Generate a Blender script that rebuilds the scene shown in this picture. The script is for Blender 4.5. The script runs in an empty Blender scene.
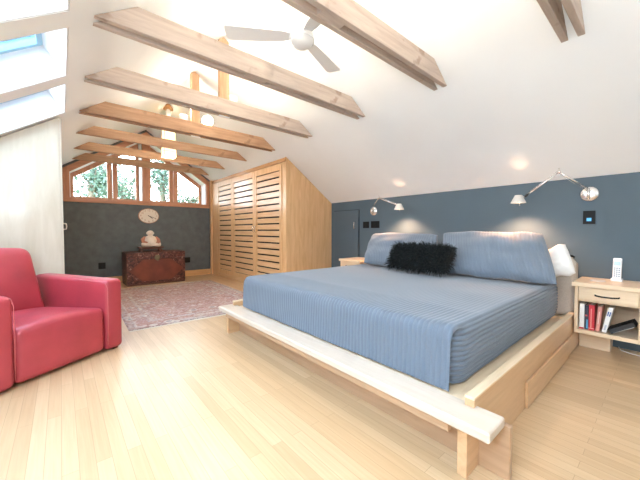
import bpy, bmesh, math, random
from mathutils import Vector, Matrix, noise
random.seed(11)
SC = bpy.context.scene
COL = SC.collection
PI = math.pi

# ------------------------------------------------------------------ materials
def new_mat(name):
    m = bpy.data.materials.new(name); m.use_nodes = True
    return m, m.node_tree.nodes, m.node_tree.links, m.node_tree.nodes['Principled BSDF']

def plain(name, col, rough=.5, metal=0, coat=0, noise_amt=0, nscale=20, bump=0, bscale=150, spec=None, emit=None, estr=0, sheen=0):
    m, N, L, b = new_mat(name)
    b.inputs['Base Color'].default_value = (*col, 1)
    b.inputs['Roughness'].default_value = rough
    b.inputs['Metallic'].default_value = metal
    b.inputs['Coat Weight'].default_value = coat
    b.inputs['Sheen Weight'].default_value = sheen
    if spec is not None: b.inputs['Specular IOR Level'].default_value = spec
    if emit:
        b.inputs['Emission Color'].default_value = (*emit, 1); b.inputs['Emission Strength'].default_value = estr
    if noise_amt or bump:
        tc = N.new('ShaderNodeTexCoord')
    if noise_amt:
        n = N.new('ShaderNodeTexNoise'); n.inputs['Scale'].default_value = nscale; n.inputs['Detail'].default_value = 5
        L.new(tc.outputs['Object'], n.inputs['Vector'])
        r = N.new('ShaderNodeValToRGB')
        lo = [c*(1-noise_amt) for c in col]; hi = [min(1, c*(1+noise_amt)) for c in col]
        r.color_ramp.elements[0].position = .3; r.color_ramp.elements[0].color = (*lo, 1)
        r.color_ramp.elements[1].position = .7; r.color_ramp.elements[1].color = (*hi, 1)
        L.new(n.outputs['Fac'], r.inputs['Fac']); L.new(r.outputs['Color'], b.inputs['Base Color'])
    if bump:
        n2 = N.new('ShaderNodeTexNoise'); n2.inputs['Scale'].default_value = bscale; n2.inputs['Detail'].default_value = 4
        L.new(tc.outputs['Object'], n2.inputs['Vector'])
        bp = N.new('ShaderNodeBump'); bp.inputs['Strength'].default_value = bump; bp.inputs['Distance'].default_value = .01
        L.new(n2.outputs['Fac'], bp.inputs['Height']); L.new(bp.outputs['Normal'], b.inputs['Normal'])
    return m

def wood(name, c1, c2, axis='X', scale=1.0, rough=.4, coat=.2, stretch=14, knots=0, knotcol=(.15, .08, .04), bump=.05, mid=None):
    """grain runs along `axis` in object space"""
    m, N, L, b = new_mat(name)
    tc = N.new('ShaderNodeTexCoord'); mp = N.new('ShaderNodeMapping')
    s = {'X': (1, stretch, stretch), 'Y': (stretch, 1, stretch), 'Z': (stretch, stretch, 1)}[axis]
    mp.inputs['Scale'].default_value = [q*scale for q in s]
    L.new(tc.outputs['Object'], mp.inputs['Vector'])
    n = N.new('ShaderNodeTexNoise'); n.inputs['Scale'].default_value = 2.2; n.inputs['Detail'].default_value = 7
    n.inputs['Roughness'].default_value = .6; n.inputs['Distortion'].default_value = .6
    L.new(mp.outputs['Vector'], n.inputs['Vector'])
    r = N.new('ShaderNodeValToRGB')
    r.color_ramp.elements[0].position = .32; r.color_ramp.elements[0].color = (*c2, 1)
    r.color_ramp.elements[1].position = .66; r.color_ramp.elements[1].color = (*c1, 1)
    if mid:
        e = r.color_ramp.elements.new(.5); e.color = (*mid, 1)
    L.new(n.outputs['Fac'], r.inputs['Fac'])
    out = r.outputs['Color']
    if knots:
        n3 = N.new('ShaderNodeTexNoise'); n3.inputs['Scale'].default_value = 7; n3.inputs['Detail'].default_value = 3
        L.new(tc.outputs['Object'], n3.inputs['Vector'])
        r3 = N.new('ShaderNodeValToRGB'); r3.color_ramp.elements[0].position = .27; r3.color_ramp.elements[0].color = (1, 1, 1, 1)
        r3.color_ramp.elements[1].position = .36; r3.color_ramp.elements[1].color = (0, 0, 0, 1)
        L.new(n3.outputs['Fac'], r3.inputs['Fac'])
        mu = N.new('ShaderNodeMath'); mu.operation = 'MULTIPLY'; mu.inputs[1].default_value = knots
        L.new(r3.outputs['Color'], mu.inputs[0])
        mx = N.new('ShaderNodeMix'); mx.data_type = 'RGBA'
        L.new(mu.outputs[0], mx.inputs['Factor']); L.new(out, mx.inputs[6]); mx.inputs[7].default_value = (*knotcol, 1)
        out = mx.outputs[2]
    L.new(out, b.inputs['Base Color'])
    b.inputs['Roughness'].default_value = rough; b.inputs['Coat Weight'].default_value = coat; b.inputs['Coat Roughness'].default_value = .15
    if bump:
        bp = N.new('ShaderNodeBump'); bp.inputs['Strength'].default_value = bump; bp.inputs['Distance'].default_value = .01
        L.new(n.outputs['Fac'], bp.inputs['Height']); L.new(bp.outputs['Normal'], b.inputs['Normal'])
    return m

def floor_mat():
    m, N, L, b = new_mat('maple strip floor')
    tc = N.new('ShaderNodeTexCoord'); mp = N.new('ShaderNodeMapping')
    mp.inputs['Rotation'].default_value = (0, 0, PI/2)
    L.new(tc.outputs['Object'], mp.inputs['Vector'])
    br = N.new('ShaderNodeTexBrick')
    br.offset = .43; br.offset_frequency = 2; br.squash = 1
    br.inputs['Scale'].default_value = 1; br.inputs['Mortar Size'].default_value = .0011; br.inputs['Mortar Smooth'].default_value = .2
    br.inputs['Brick Width'].default_value = .95; br.inputs['Row Height'].default_value = .057; br.inputs['Bias'].default_value = 0
    br.inputs['Color1'].default_value = (0, 0, 0, 1); br.inputs['Color2'].default_value = (1, 1, 1, 1); br.inputs['Mortar'].default_value = (.5, .5, .5, 1)
    L.new(mp.outputs['Vector'], br.inputs['Vector'])
    r = N.new('ShaderNodeValToRGB')
    E = r.color_ramp.elements
    E[0].position = 0; E[0].color = (.54, .37, .21, 1); E[1].position = 1; E[1].color = (.63, .46, .28, 1)
    e = E.new(.45); e.color = (.59, .415, .243, 1)
    L.new(br.outputs['Color'], r.inputs['Fac'])
    mp2 = N.new('ShaderNodeMapping'); mp2.inputs['Scale'].default_value = (40, 1.6, 1)
    L.new(tc.outputs['Object'], mp2.inputs['Vector'])
    n = N.new('ShaderNodeTexNoise'); n.inputs['Scale'].default_value = 2; n.inputs['Detail'].default_value = 6; n.inputs['Distortion'].default_value = .4
    L.new(mp2.outputs['Vector'], n.inputs['Vector'])
    r2 = N.new('ShaderNodeValToRGB'); r2.color_ramp.elements[0].position = .3; r2.color_ramp.elements[0].color = (.91, .88, .85, 1)
    r2.color_ramp.elements[1].position = .65; r2.color_ramp.elements[1].color = (1, 1, 1, 1)
    L.new(n.outputs['Fac'], r2.inputs['Fac'])
    mx = N.new('ShaderNodeMix'); mx.data_type = 'RGBA'; mx.blend_type = 'MULTIPLY'; mx.inputs['Factor'].default_value = 1
    L.new(r.outputs['Color'], mx.inputs[6]); L.new(r2.outputs['Color'], mx.inputs[7])
    # seams between strips
    mx2 = N.new('ShaderNodeMix'); mx2.data_type = 'RGBA'
    mu = N.new('ShaderNodeMath'); mu.operation = 'MULTIPLY'; mu.inputs[1].default_value = .55
    L.new(br.outputs['Fac'], mu.inputs[0]); L.new(mu.outputs[0], mx2.inputs['Factor'])
    L.new(mx.outputs[2], mx2.inputs[6]); mx2.inputs[7].default_value = (.26, .15, .07, 1)
    L.new(mx2.outputs[2], b.inputs['Base Color'])
    b.inputs['Roughness'].default_value = .36; b.inputs['Coat Weight'].default_value = .25; b.inputs['Coat Roughness'].default_value = .28
    bp = N.new('ShaderNodeBump'); bp.inputs['Strength'].default_value = .06; bp.inputs['Distance'].default_value = .004
    L.new(n.outputs['Fac'], bp.inputs['Height']); L.new(bp.outputs['Normal'], b.inputs['Normal'])
    return m

def glass_mat(name, tint=(1, 1, 1)):
    m = bpy.data.materials.new(name); m.use_nodes = True
    N, L = m.node_tree.nodes, m.node_tree.links
    for n in list(N): N.remove(n)
    o = N.new('ShaderNodeOutputMaterial'); mx = N.new('ShaderNodeMixShader'); t = N.new('ShaderNodeBsdfTransparent'); g = N.new('ShaderNodeBsdfGlossy')
    f = N.new('ShaderNodeFresnel'); f.inputs['IOR'].default_value = 1.25
    t.inputs['Color'].default_value = (*tint, 1); g.inputs['Roughness'].default_value = .02
    L.new(f.outputs[0], mx.inputs[0]); L.new(t.outputs[0], mx.inputs[1]); L.new(g.outputs[0], mx.inputs[2]); L.new(mx.outputs[0], o.inputs[0])
    return m

def rug_mat(x0, x1, y0, y1):
    """faded oriental rug: nested borders, central field with motifs (object space, metres)"""
    m, N, L, b = new_mat('faded oriental wool rug')
    W, H = x1-x0, y1-y0
    tc = N.new('ShaderNodeTexCoord'); sp = N.new('ShaderNodeSeparateXYZ'); L.new(tc.outputs['Object'], sp.inputs[0])
    def math_(op, a, bb=None, clamp=False):
        n = N.new('ShaderNodeMath'); n.operation = op; n.use_clamp = clamp
        for i, v in enumerate((a, bb)):
            if v is None: continue
            if isinstance(v, (int, float)): n.inputs[i].default_value = v
            else: L.new(v, n.inputs[i])
        return n.outputs[0]
    dx = math_('SUBTRACT', W/2, math_('ABSOLUTE', sp.outputs[0])); dy = math_('SUBTRACT', H/2, math_('ABSOLUTE', sp.outputs[1]))
    d = math_('MINIMUM', dx, dy)
    r = N.new('ShaderNodeValToRGB'); r.color_ramp.interpolation = 'CONSTANT'
    bands = [(0, (.16, .15, .16)), (.012, (.36, .30, .27)), (.05, (.30, .27, .28)), (.07, (.44, .38, .34)), (.085, (.34, .17, .145)), (.20, (.30, .27, .29)),
             (.215, (.46, .40, .36)), (.245, (.28, .25, .27)), (.262, (.36, .18, .155))]
    e = r.color_ramp.elements
    e[0].position = 0; e[0].color = (*bands[0][1], 1); e[1].position = bands[1][0]*2; e[1].color = (*bands[1][1], 1)
    for p, c in bands[2:]:
        q = e.new(p*2); q.color = (*c, 1)
    L.new(math_('MULTIPLY', d, 2), r.inputs['Fac'])
    # motifs: mirrored cell pattern
    cmb = N.new('ShaderNodeCombineXYZ')
    L.new(math_('ABSOLUTE', sp.outputs[0]), cmb.inputs[0]); L.new(math_('ABSOLUTE', sp.outputs[1]), cmb.inputs[1])
    v = N.new('ShaderNodeTexVoronoi'); v.inputs['Scale'].default_value = 6.5; L.new(cmb.outputs[0], v.inputs['Vector'])
    rv = N.new('ShaderNodeValToRGB'); rv.color_ramp.interpolation = 'CONSTANT'
    rv.color_ramp.elements[0].position = 0; rv.color_ramp.elements[0].color = (.085, .095, .13, 1)
    rv.color_ramp.elements[1].position = .2; rv.color_ramp.elements[1].color = (.50, .44, .38, 1)
    q = rv.color_ramp.elements.new(.36); q.color = (.25, .10, .085, 1)
    q = rv.color_ramp.elements.new(.62); q.color = (.33, .20, .17, 1)
    L.new(v.outputs['Distance'], rv.inputs['Fac'])
    n = N.new('ShaderNodeTexNoise'); n.inputs['Scale'].default_value = 6; n.inputs['Detail'].default_value = 6; L.new(cmb.outputs[0], n.inputs['Vector'])
    rn = N.new('ShaderNodeValToRGB'); rn.color_ramp.elements[0].position = .40; rn.color_ramp.elements[1].position = .52
    L.new(n.outputs['Fac'], rn.inputs['Fac'])
    mx = N.new('ShaderNodeMix'); mx.data_type = 'RGBA'
    L.new(math_('MULTIPLY', rn.outputs['Color'], .75), mx.inputs['Factor']); L.new(r.outputs['Color'], mx.inputs[6]); L.new(rv.outputs['Color'], mx.inputs[7])
    # woven fade
    n2 = N.new('ShaderNodeTexNoise'); n2.inputs['Scale'].default_value = 55; n2.inputs['Detail'].default_value = 3; L.new(tc.outputs['Object'], n2.inputs['Vector'])
    mx2 = N.new('ShaderNodeMix'); mx2.data_type = 'RGBA'
    r2_ = N.new('ShaderNodeValToRGB'); r2_.color_ramp.elements[0].position = .48; r2_.color_ramp.elements[1].position = .60
    n4 = N.new('ShaderNodeTexNoise'); n4.inputs['Scale'].default_value = 17; n4.inputs['Detail'].default_value = 4; n4.inputs['Distortion'].default_value = 2; L.new(cmb.outputs[0], n4.inputs['Vector']); L.new(n4.outputs['Fac'], r2_.inputs['Fac'])
    L.new(math_('MULTIPLY', r2_.outputs['Color'], .55), mx2.inputs['Factor']); L.new(mx.outputs[2], mx2.inputs[6]); mx2.inputs[7].default_value = (.58, .52, .48, 1)
    L.new(mx2.outputs[2], b.inputs['Base Color']); b.inputs['Roughness'].default_value = .95; b.inputs['Sheen Weight'].default_value = .2
    bp = N.new('ShaderNodeBump'); bp.inputs['Strength'].default_value = .3; bp.inputs['Distance'].default_value = .004
    L.new(n2.outputs['Fac'], bp.inputs['Height']); L.new(bp.outputs['Normal'], b.inputs['Normal'])
    return m

def chest_mat():
    """old lacquered chest: carved, worn pale flecks round a plain red eight-sided field (object space: x across, z up)"""
    m, N, L, b = new_mat('carved red lacquer')
    tc = N.new('ShaderNodeTexCoord'); sp = N.new('ShaderNodeSeparateXYZ'); L.new(tc.outputs['Object'], sp.inputs[0])
    def math_(op, a, bb=None):
        n = N.new('ShaderNodeMath'); n.operation = op
        for i, v in enumerate((a, bb)):
            if v is None: continue
            if isinstance(v, (int, float)): n.inputs[i].default_value = v
            else: L.new(v, n.inputs[i])
        return n.outputs[0]
    ax = math_('ABSOLUTE', sp.outputs[0]); az = math_('ABSOLUTE', math_('SUBTRACT', sp.outputs[2], .27))
    # field: |x|<.33, |z|<.2, |x|+|z|*1.1 < .42
    i1 = math_('LESS_THAN', az, .20); i2 = math_('LESS_THAN', math_('ADD', ax, math_('MULTIPLY', az, 1.1)), .46)
    field = math_('MULTIPLY', i1, i2)
    n = N.new('ShaderNodeTexNoise'); n.inputs['Scale'].default_value = 15; n.inputs['Detail'].default_value = 6; n.inputs['Distortion'].default_value = 1.5
    L.new(tc.outputs['Object'], n.inputs['Vector'])
    r = N.new('ShaderNodeValToRGB'); e = r.color_ramp.elements
    e[0].position = .38; e[0].color = (.030, .010, .008, 1); e[1].position = .50; e[1].color = (.10, .030, .022, 1)
    q = e.new(.60); q.color = (.17, .055, .04, 1); q = e.new(.68); q.color = (.34, .22, .17, 1)
    L.new(n.outputs['Fac'], r.inputs['Fac'])
    n2 = N.new('ShaderNodeTexNoise'); n2.inputs['Scale'].default_value = 6; n2.inputs['Detail'].default_value = 8
    L.new(tc.outputs['Object'], n2.inputs['Vector'])
    r2 = N.new('ShaderNodeValToRGB'); e = r2.color_ramp.elements
    e[0].position = .3; e[0].color = (.13, .030, .018, 1); e[1].position = .7; e[1].color = (.22, .058, .032, 1)
    L.new(n2.outputs['Fac'], r2.inputs['Fac'])
    mx = N.new('ShaderNodeMix'); mx.data_type = 'RGBA'
    L.new(field, mx.inputs['Factor']); L.new(r.outputs['Color'], mx.inputs[6]); L.new(r2.outputs['Color'], mx.inputs[7])
    L.new(mx.outputs[2], b.inputs['Base Color']); b.inputs['Roughness'].default_value = .42
    bp = N.new('ShaderNodeBump'); bp.inputs['Strength'].default_value = .6; bp.inputs['Distance'].default_value = .01
    L.new(math_('MULTIPLY', n.outputs['Fac'], math_('SUBTRACT', 1, field)), bp.inputs['Height']); L.new(bp.outputs['Normal'], b.inputs['Normal'])
    return m

M = {}
M['ceil'] = plain('warm white ceiling paint', (.84, .873, .895), .9, noise_amt=.012, nscale=3, bump=.03, bscale=120)
M['blue'] = plain('slate blue wall paint', (.068, .105, .135), .62, noise_amt=.05, nscale=2.5, bump=.04, bscale=90)
M['bluedoor'] = plain('slate blue door paint', (.066, .100, .130), .5, noise_amt=.04, nscale=2.5)
M['char'] = plain('charcoal wall paint', (.112, .132, .145), .75, noise_amt=.14, nscale=9, bump=.1, bscale=60)
M['white'] = plain('white gloss paint', (.86, .87, .88), .45)
M['shaft'] = plain('bright white shaft paint', (.90, .91, .92), .7)
M['floor'] = floor_mat()
M['birch'] = wood('pale birch plywood', (.60, .53, .42), (.53, .455, .34), 'Z', 1.0, .45, .15, stretch=7, bump=.01)
M['closet'] = wood('honey maple veneer', (.76, .50, .27), (.62, .375, .18), 'Z', 1.0, .32, .4, stretch=9, bump=.02)
M['closetY'] = wood('honey maple slats', (.76, .52, .30), (.62, .385, .195), 'Y', 1.0, .28, .5, stretch=9, bump=.02)
M['crown'] = wood('honey brown moulding', (.55, .31, .13), (.42, .22, .085), 'Y', 1.0, .4, .2, stretch=12)
M['trim'] = wood('red brown window timber', (.60, .29, .165), (.42, .185, .10), 'X', 1.0, .45, .15, stretch=7, bump=.03)
M['trimZ'] = wood('red brown upright timber', (.60, .29, .165), (.42, .185, .10), 'Z', 1.0, .45, .15, stretch=7, bump=.03)
M['base'] = wood('honey baseboard', (.70, .42, .20), (.58, .33, .145), 'X', 1.0, .4, .2)
M['beam'] = wood('rough sawn pale beam', (.57, .475, .405), (.42, .335, .28), 'X', 1.0, .75, 0, stretch=10, knots=.5, knotcol=(.22, .11, .06), bump=.25)
M['beamd'] = wood('rough sawn amber beam dimmed', (.50, .315, .195), (.33, .185, .105), 'X', 1.0, .7, 0, stretch=10, knots=.5, knotcol=(.16, .07, .03), bump=.25)  # browner far beams, with the dimmer light there put into the colour
M['post'] = wood('rough sawn post', (.66, .45, .28), (.46, .27, .15), 'Z', 1.0, .7, 0, stretch=10, knots=.3, bump=.2)
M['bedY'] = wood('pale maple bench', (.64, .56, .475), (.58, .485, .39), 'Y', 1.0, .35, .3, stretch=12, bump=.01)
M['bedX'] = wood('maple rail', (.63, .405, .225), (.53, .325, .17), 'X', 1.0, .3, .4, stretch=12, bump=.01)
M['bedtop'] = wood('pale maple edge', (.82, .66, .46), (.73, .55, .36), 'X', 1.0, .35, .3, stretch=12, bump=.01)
M['bedYd'] = wood('shaded maple toe panel', (.48, .31, .19), (.40, .25, .145), 'Y', 1.0, .35, .3, stretch=12, bump=.01)  # maple darkened: shade under the bench is put into the colour
M['nsY'] = wood('light maple nightstand', (.80, .63, .44), (.70, .525, .345), 'Y', 1.0, .35, .3, stretch=10, bump=.01)
M['nsZ'] = wood('light maple upright', (.78, .60, .41), (.68, .50, .325), 'Z', 1.0, .35, .3, stretch=10, bump=.01)
M['leather'] = plain('red leather', (.41, .046, .062), .42, coat=.12, noise_amt=.13, nscale=5, bump=.12, bscale=260)
M['stitch'] = plain('pink stitched piping', (.50, .11, .115), .5)
M['quilt'] = plain('blue grey quilted cotton', (.115, .147, .192), .85, noise_amt=.06, nscale=260, sheen=.3)
M['mattress'] = plain('dark mattress ticking', (.02, .022, .026), .9)
M['sham'] = plain('blue grey sham cotton', (.15, .19, .245), .85, noise_amt=.06, nscale=220, sheen=.3)
M['fur'] = plain('black green fake fur', (.006, .010, .011), .7, noise_amt=.4, nscale=30)
M['linen'] = plain('white pillowcase', (.80, .79, .77), .9, noise_amt=.03, nscale=30, bump=.15, bscale=25)
M['uphol'] = plain('oatmeal upholstery', (.50, .45, .385), .95, noise_amt=.10, nscale=160, bump=.1, bscale=300)
M['steel'] = plain('satin aluminium', (.80, .79, .78), .2, metal=.92)
M['steeldull'] = plain('brushed aluminium shade', (.78, .77, .75), .4, metal=.6)
M['black'] = plain('black plastic', (.006, .006, .007), .5, spec=.2)
M['iron'] = plain('dark iron', (.03, .028, .026), .45, metal=.6)
M['brass'] = plain('tarnished brass', (.22, .19, .12), .45, metal=.8)
M['fan'] = plain('white fan enamel', (.80, .83, .86), .35)
M['glassw'] = plain('opal fan light cover', (.86, .88, .90), .2, coat=.5)
M['plastic'] = plain('white phone plastic', (.80, .82, .85), .35)
M['keys'] = plain('grey phone keys', (.14, .20, .26), .5)
M['screen'] = plain('pale blue phone screen', (.35, .50, .58), .2)
M['led'] = plain('blue night light', (.05, .25, .6), .3, emit=(.08, .35, .7), estr=.6)
M['statue'] = plain('chalky white statue glaze', (.72, .66, .60), .5, noise_amt=.12, nscale=14)
M['robe'] = plain('terracotta robe glaze', (.44, .20, .14), .5, noise_amt=.2, nscale=22)
M['darkwood'] = wood('dark stained stand', (.15, .06, .035), (.07, .028, .018), 'X', 1.0, .4, .2)
M['chest'] = chest_mat()
M['clockface'] = plain('cream clock face', (.78, .72, .64), .5)
M['clockrim'] = plain('terracotta clock rim', (.40, .21, .14), .5)
M['ink'] = plain('dark numeral ink', (.05, .03, .025), .6)
M['paper'] = plain('paper page edges', (.78, .74, .66), .9)
M['shade'] = plain('cream paper lantern', (.86, .77, .58), .8, emit=(1, .80, .48), estr=.9)
M['bulb'] = plain('lit lamp face', (1, .95, .85), .5, emit=(1, .86, .64), estr=9)
M['bulbw'] = plain('lit reading bulb', (1, .9, .75), .5, emit=(1, .78, .55), estr=12)
M['glass'] = glass_mat('window glass')
M['glassb'] = glass_mat('skylight glass', (.93, .97, 1))
M['sash'] = plain('pale blue metal skylight sash', (.34, .60, .78), .4)
M['leaf'] = plain('green leaves', (.07, .12, .075), .6, noise_amt=.45, nscale=2.2)
M['leafb'] = plain('pale green leaves', (.11, .175, .13), .6, noise_amt=.4, nscale=2.2)
M['bark'] = plain('grey bark', (.20, .16, .12), .9, noise_amt=.3, nscale=8)
M['grass'] = plain('lawn', (.16, .22, .09), .95, noise_amt=.3, nscale=1.5)
M['fringe'] = plain('cream rug fringe', (.66, .60, .52), .95)
M['ext'] = plain('grey roof shingle', (.16, .16, .17), .9, noise_amt=.2, nscale=10)

# ------------------------------------------------------------------ mesh builder
class MB:
    def __init__(s): s.bm = bmesh.new(); s.mats = []; s.mi = 0
    def mat(s, m):
        if m not in s.mats: s.mats.append(m)
        s.mi = s.mats.index(m); return s
    def _merge(s, b2, mtx=None, smooth=False):
        vs = {}
        for v in b2.verts: vs[v] = s.bm.verts.new(mtx @ v.co if mtx else v.co)
        for f in b2.faces:
            try:
                g = s.bm.faces.new([vs[v] for v in f.verts]); g.smooth = smooth or f.smooth; g.material_index = s.mi
            except ValueError: pass
        b2.free()
    def box(s, x0, x1, y0, y1, z0, z1, bev=0, seg=2, mtx=None, smooth=False):
        b = bmesh.new(); bmesh.ops.create_cube(b, size=1)
        for v in b.verts:
            v.co = Vector(((x0+x1)/2+v.co.x*(x1-x0), (y0+y1)/2+v.co.y*(y1-y0), (z0+z1)/2+v.co.z*(z1-z0)))
        if bev: bmesh.ops.bevel(b, geom=list(b.edges), offset=bev, segments=seg, profile=.5, affect='EDGES')
        s._merge(b, mtx, smooth); return s
    def prism(s, poly, axis, a0, a1, bev=0):
        """poly: 2-D outline in the other two axes (x,z for Y; x,y for Z; y,z for X)"""
        b = bmesh.new()
        def P(p, a): return {'Y': (p[0], a, p[1]), 'Z': (p[0], p[1], a), 'X': (a, p[0], p[1])}[axis]
        lo = [b.verts.new(P(p, a0)) for p in poly]; hi = [b.verts.new(P(p, a1)) for p in poly]
        n = len(poly)
        b.faces.new(lo); b.faces.new(hi[::-1])
        for i in range(n): b.faces.new((lo[i], lo[(i+1) % n], hi[(i+1) % n], hi[i]))
        bmesh.ops.recalc_face_normals(b, faces=list(b.faces))
        if bev: bmesh.ops.bevel(b, geom=list(b.edges), offset=bev, segments=2, profile=.5, affect='EDGES')
        s._merge(b); return s
    def lathe(s, prof, c=(0, 0, 0), n=24, mtx=None, smooth=True):
        b = bmesh.new(); rings = []
        for r, z in prof:
            if r < 1e-6: rings.append([b.verts.new((0, 0, z))])
            else: rings.append([b.verts.new((r*math.cos(2*PI*i/n), r*math.sin(2*PI*i/n), z)) for i in range(n)])
        for A, B in zip(rings, rings[1:]):
            for i in range(n):
                j = (i+1) % n
                if len(A) == 1 and len(B) == 1: continue
                if len(A) == 1: b.faces.new((A[0], B[j], B[i]))
                elif len(B) == 1: b.faces.new((A[i], A[j], B[0]))
                else: b.faces.new((A[i], A[j], B[j], B[i]))
        if len(rings[0]) > 1: b.faces.new(rings[0][::-1])
        if len(rings[-1]) > 1: b.faces.new(rings[-1])
        bmesh.ops.recalc_face_normals(b, faces=list(b.faces))
        T = Matrix.Translation(c)
        s._merge(b, T @ mtx if mtx else T, smooth); return s
    def tube(s, pts, r, n=10, smooth=True):
        pts = [Vector(p) for p in pts]; b = bmesh.new(); rings = []
        rs = r if isinstance(r, (list, tuple)) else [r]*len(pts)
        up = None
        for i, p in enumerate(pts):
            d = (pts[min(i+1, len(pts)-1)]-pts[max(i-1, 0)]).normalized()
            if up is None: up = d.orthogonal().normalized()
            up = (up - d*up.dot(d)).normalized(); w = d.cross(up)
            rings.append([b.verts.new(p+(up*math.cos(2*PI*k/n)+w*math.sin(2*PI*k/n))*rs[i]) for k in range(n)])
        for A, B in zip(rings, rings[1:]):
            for k in range(n): b.faces.new((A[k], A[(k+1) % n], B[(k+1) % n], B[k]))
        b.faces.new(rings[0][::-1]); b.faces.new(rings[-1])
        bmesh.ops.recalc_face_normals(b, faces=list(b.faces))
        s._merge(b, None, smooth); return s
    def grid(s, fn, nu, nv, smooth=True, closed_u=False):
        V = [[s.bm.verts.new(fn(i/nu, j/nv)) for j in range(nv+1)] for i in range(nu+(0 if closed_u else 1))]
        n = len(V)
        for i in range(nu):
            for j in range(nv):
                A, B = V[i], V[(i+1) % n]
                f = s.bm.faces.new((A[j], B[j], B[j+1], A[j+1])); f.smooth = smooth; f.material_index = s.mi
        return s
    def ellipsoid(s, c, r, mtx=None, nu=20, nv=12):
        b = bmesh.new(); bmesh.ops.create_uvsphere(b, u_segments=nu, v_segments=nv, radius=1)
        for v in b.verts: v.co = Vector((v.co.x*r[0], v.co.y*r[1], v.co.z*r[2]))
        T = Matrix.Translation(c)
        s._merge(b, T @ mtx if mtx else T, True); return s
    def text(s, txt, size, mtx, depth=.001):
        cu = bpy.data.curves.new('t', 'FONT'); cu.body = txt; cu.size = size; cu.extrude = depth; cu.align_x = 'CENTER'; cu.align_y = 'CENTER'
        o = bpy.data.objects.new('t', cu); COL.objects.link(o)
        dg = bpy.context.evaluated_depsgraph_get(); me = bpy.data.meshes.new_from_object(o.evaluated_get(dg))
        b = bmesh.new(); b.from_mesh(me); bpy.data.objects.remove(o); bpy.data.curves.remove(cu); bpy.data.meshes.remove(me)
        s._merge(b, mtx); return s
    def build(s, name, mat=None, parent=None, world=True, recalc=False):
        if recalc: bmesh.ops.recalc_face_normals(s.bm, faces=list(s.bm.faces))
        off = Vector((0, 0, 0))
        if parent and world:
            p = parent
            while p: off += p.location; p = p.parent
        elif not parent:
            vs = s.bm.verts
            lo = [min(v.co[i] for v in vs) for i in range(3)]; hi = [max(v.co[i] for v in vs) for i in range(3)]
            off = Vector(((lo[0]+hi[0])/2, (lo[1]+hi[1])/2, lo[2]))
        for v in s.bm.verts: v.co -= off
        me = bpy.data.meshes.new(name); s.bm.to_mesh(me); s.bm.free()
        for m in (s.mats or [mat]): me.materials.append(m)
        o = bpy.data.objects.new(name, me); COL.objects.link(o)
        if parent: o.parent = parent
        else: o.location = off
        return o

def tag(o, label, cat, group=None):
    o['label'] = label; o['category'] = cat
    if group: o['group'] = group
    return o
def thing(name, label, cat, loc=(0, 0, 0), rz=0, group=None):
    o = bpy.data.objects.new(name, None); COL.objects.link(o); o.location = loc; o.rotation_euler = (0, 0, rz); o.empty_display_size = .1
    return tag(o, label, cat, group)
def struct(o, label=None):
    o['kind'] = 'structure'
    if label: o['label'] = label
    return o

# ------------------------------------------------------------------ measured layout (metres; camera at x=0, y=0, z=1)
XW, ZK = 3.62, 1.486           # right knee wall, its height
XC, XL = 2.656, .037           # closet faces either side
ZT, T = 2.1486, .684           # roof height over them, roof slope
XR = (XC+XL)/2
ZR = ZT+T*(XC-XR)
YG = 6.97                      # gable wall
YB = -3.0                      # wall behind the camera
def roof(x): return ZR-T*abs(x-XR)
XLW = -1.6
TH = .26                       # roof thickness, vertical
YE = YG+.75
WTB = .40

# ------------------------------------------------------------------ shell
struct(MB().box(XLW-.1, XW+.1, YB-.1, YG+WTB, -.15, 0).build('floor', M['floor']), 'light maple strip floor')
# right slope
struct(MB().prism([(XW+.12, roof(XW+.12)), (XR, ZR), (XR, ZR+TH), (XW+.12, roof(XW+.12)+TH)], 'Y', YB-.1, YE).build('ceiling_right', M['ceil']), 'white sloping ceiling over the bed')
# left slope, pierced by a row of skylight shafts
SX0, SX1 = -1.15, .058
SKY = [(-.36, .35), (.515, 1.225), (1.39, 2.10), (2.268, 2.983), (3.142, 3.90)]  # first two shafts are unseen, added to let in more daylight
mb = MB()
def lslab(x0, x1, y0, y1): mb.prism([(x0, roof(x0)), (x1, roof(x1)), (x1, roof(x1)+TH), (x0, roof(x0)+TH)], 'Y', y0, y1)
lslab(SX1, XR, YB-.1, YE); lslab(XLW-.12, SX0, YB-.1, YE)
ys = [YB-.1]+[q for p in SKY for q in p]+[YE]
for i in range(0, len(ys), 2): lslab(SX0, SX1, ys[i], ys[i+1])
struct(mb.build('ceiling_left', M['ceil']), 'white sloping ceiling pierced by skylights')
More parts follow.
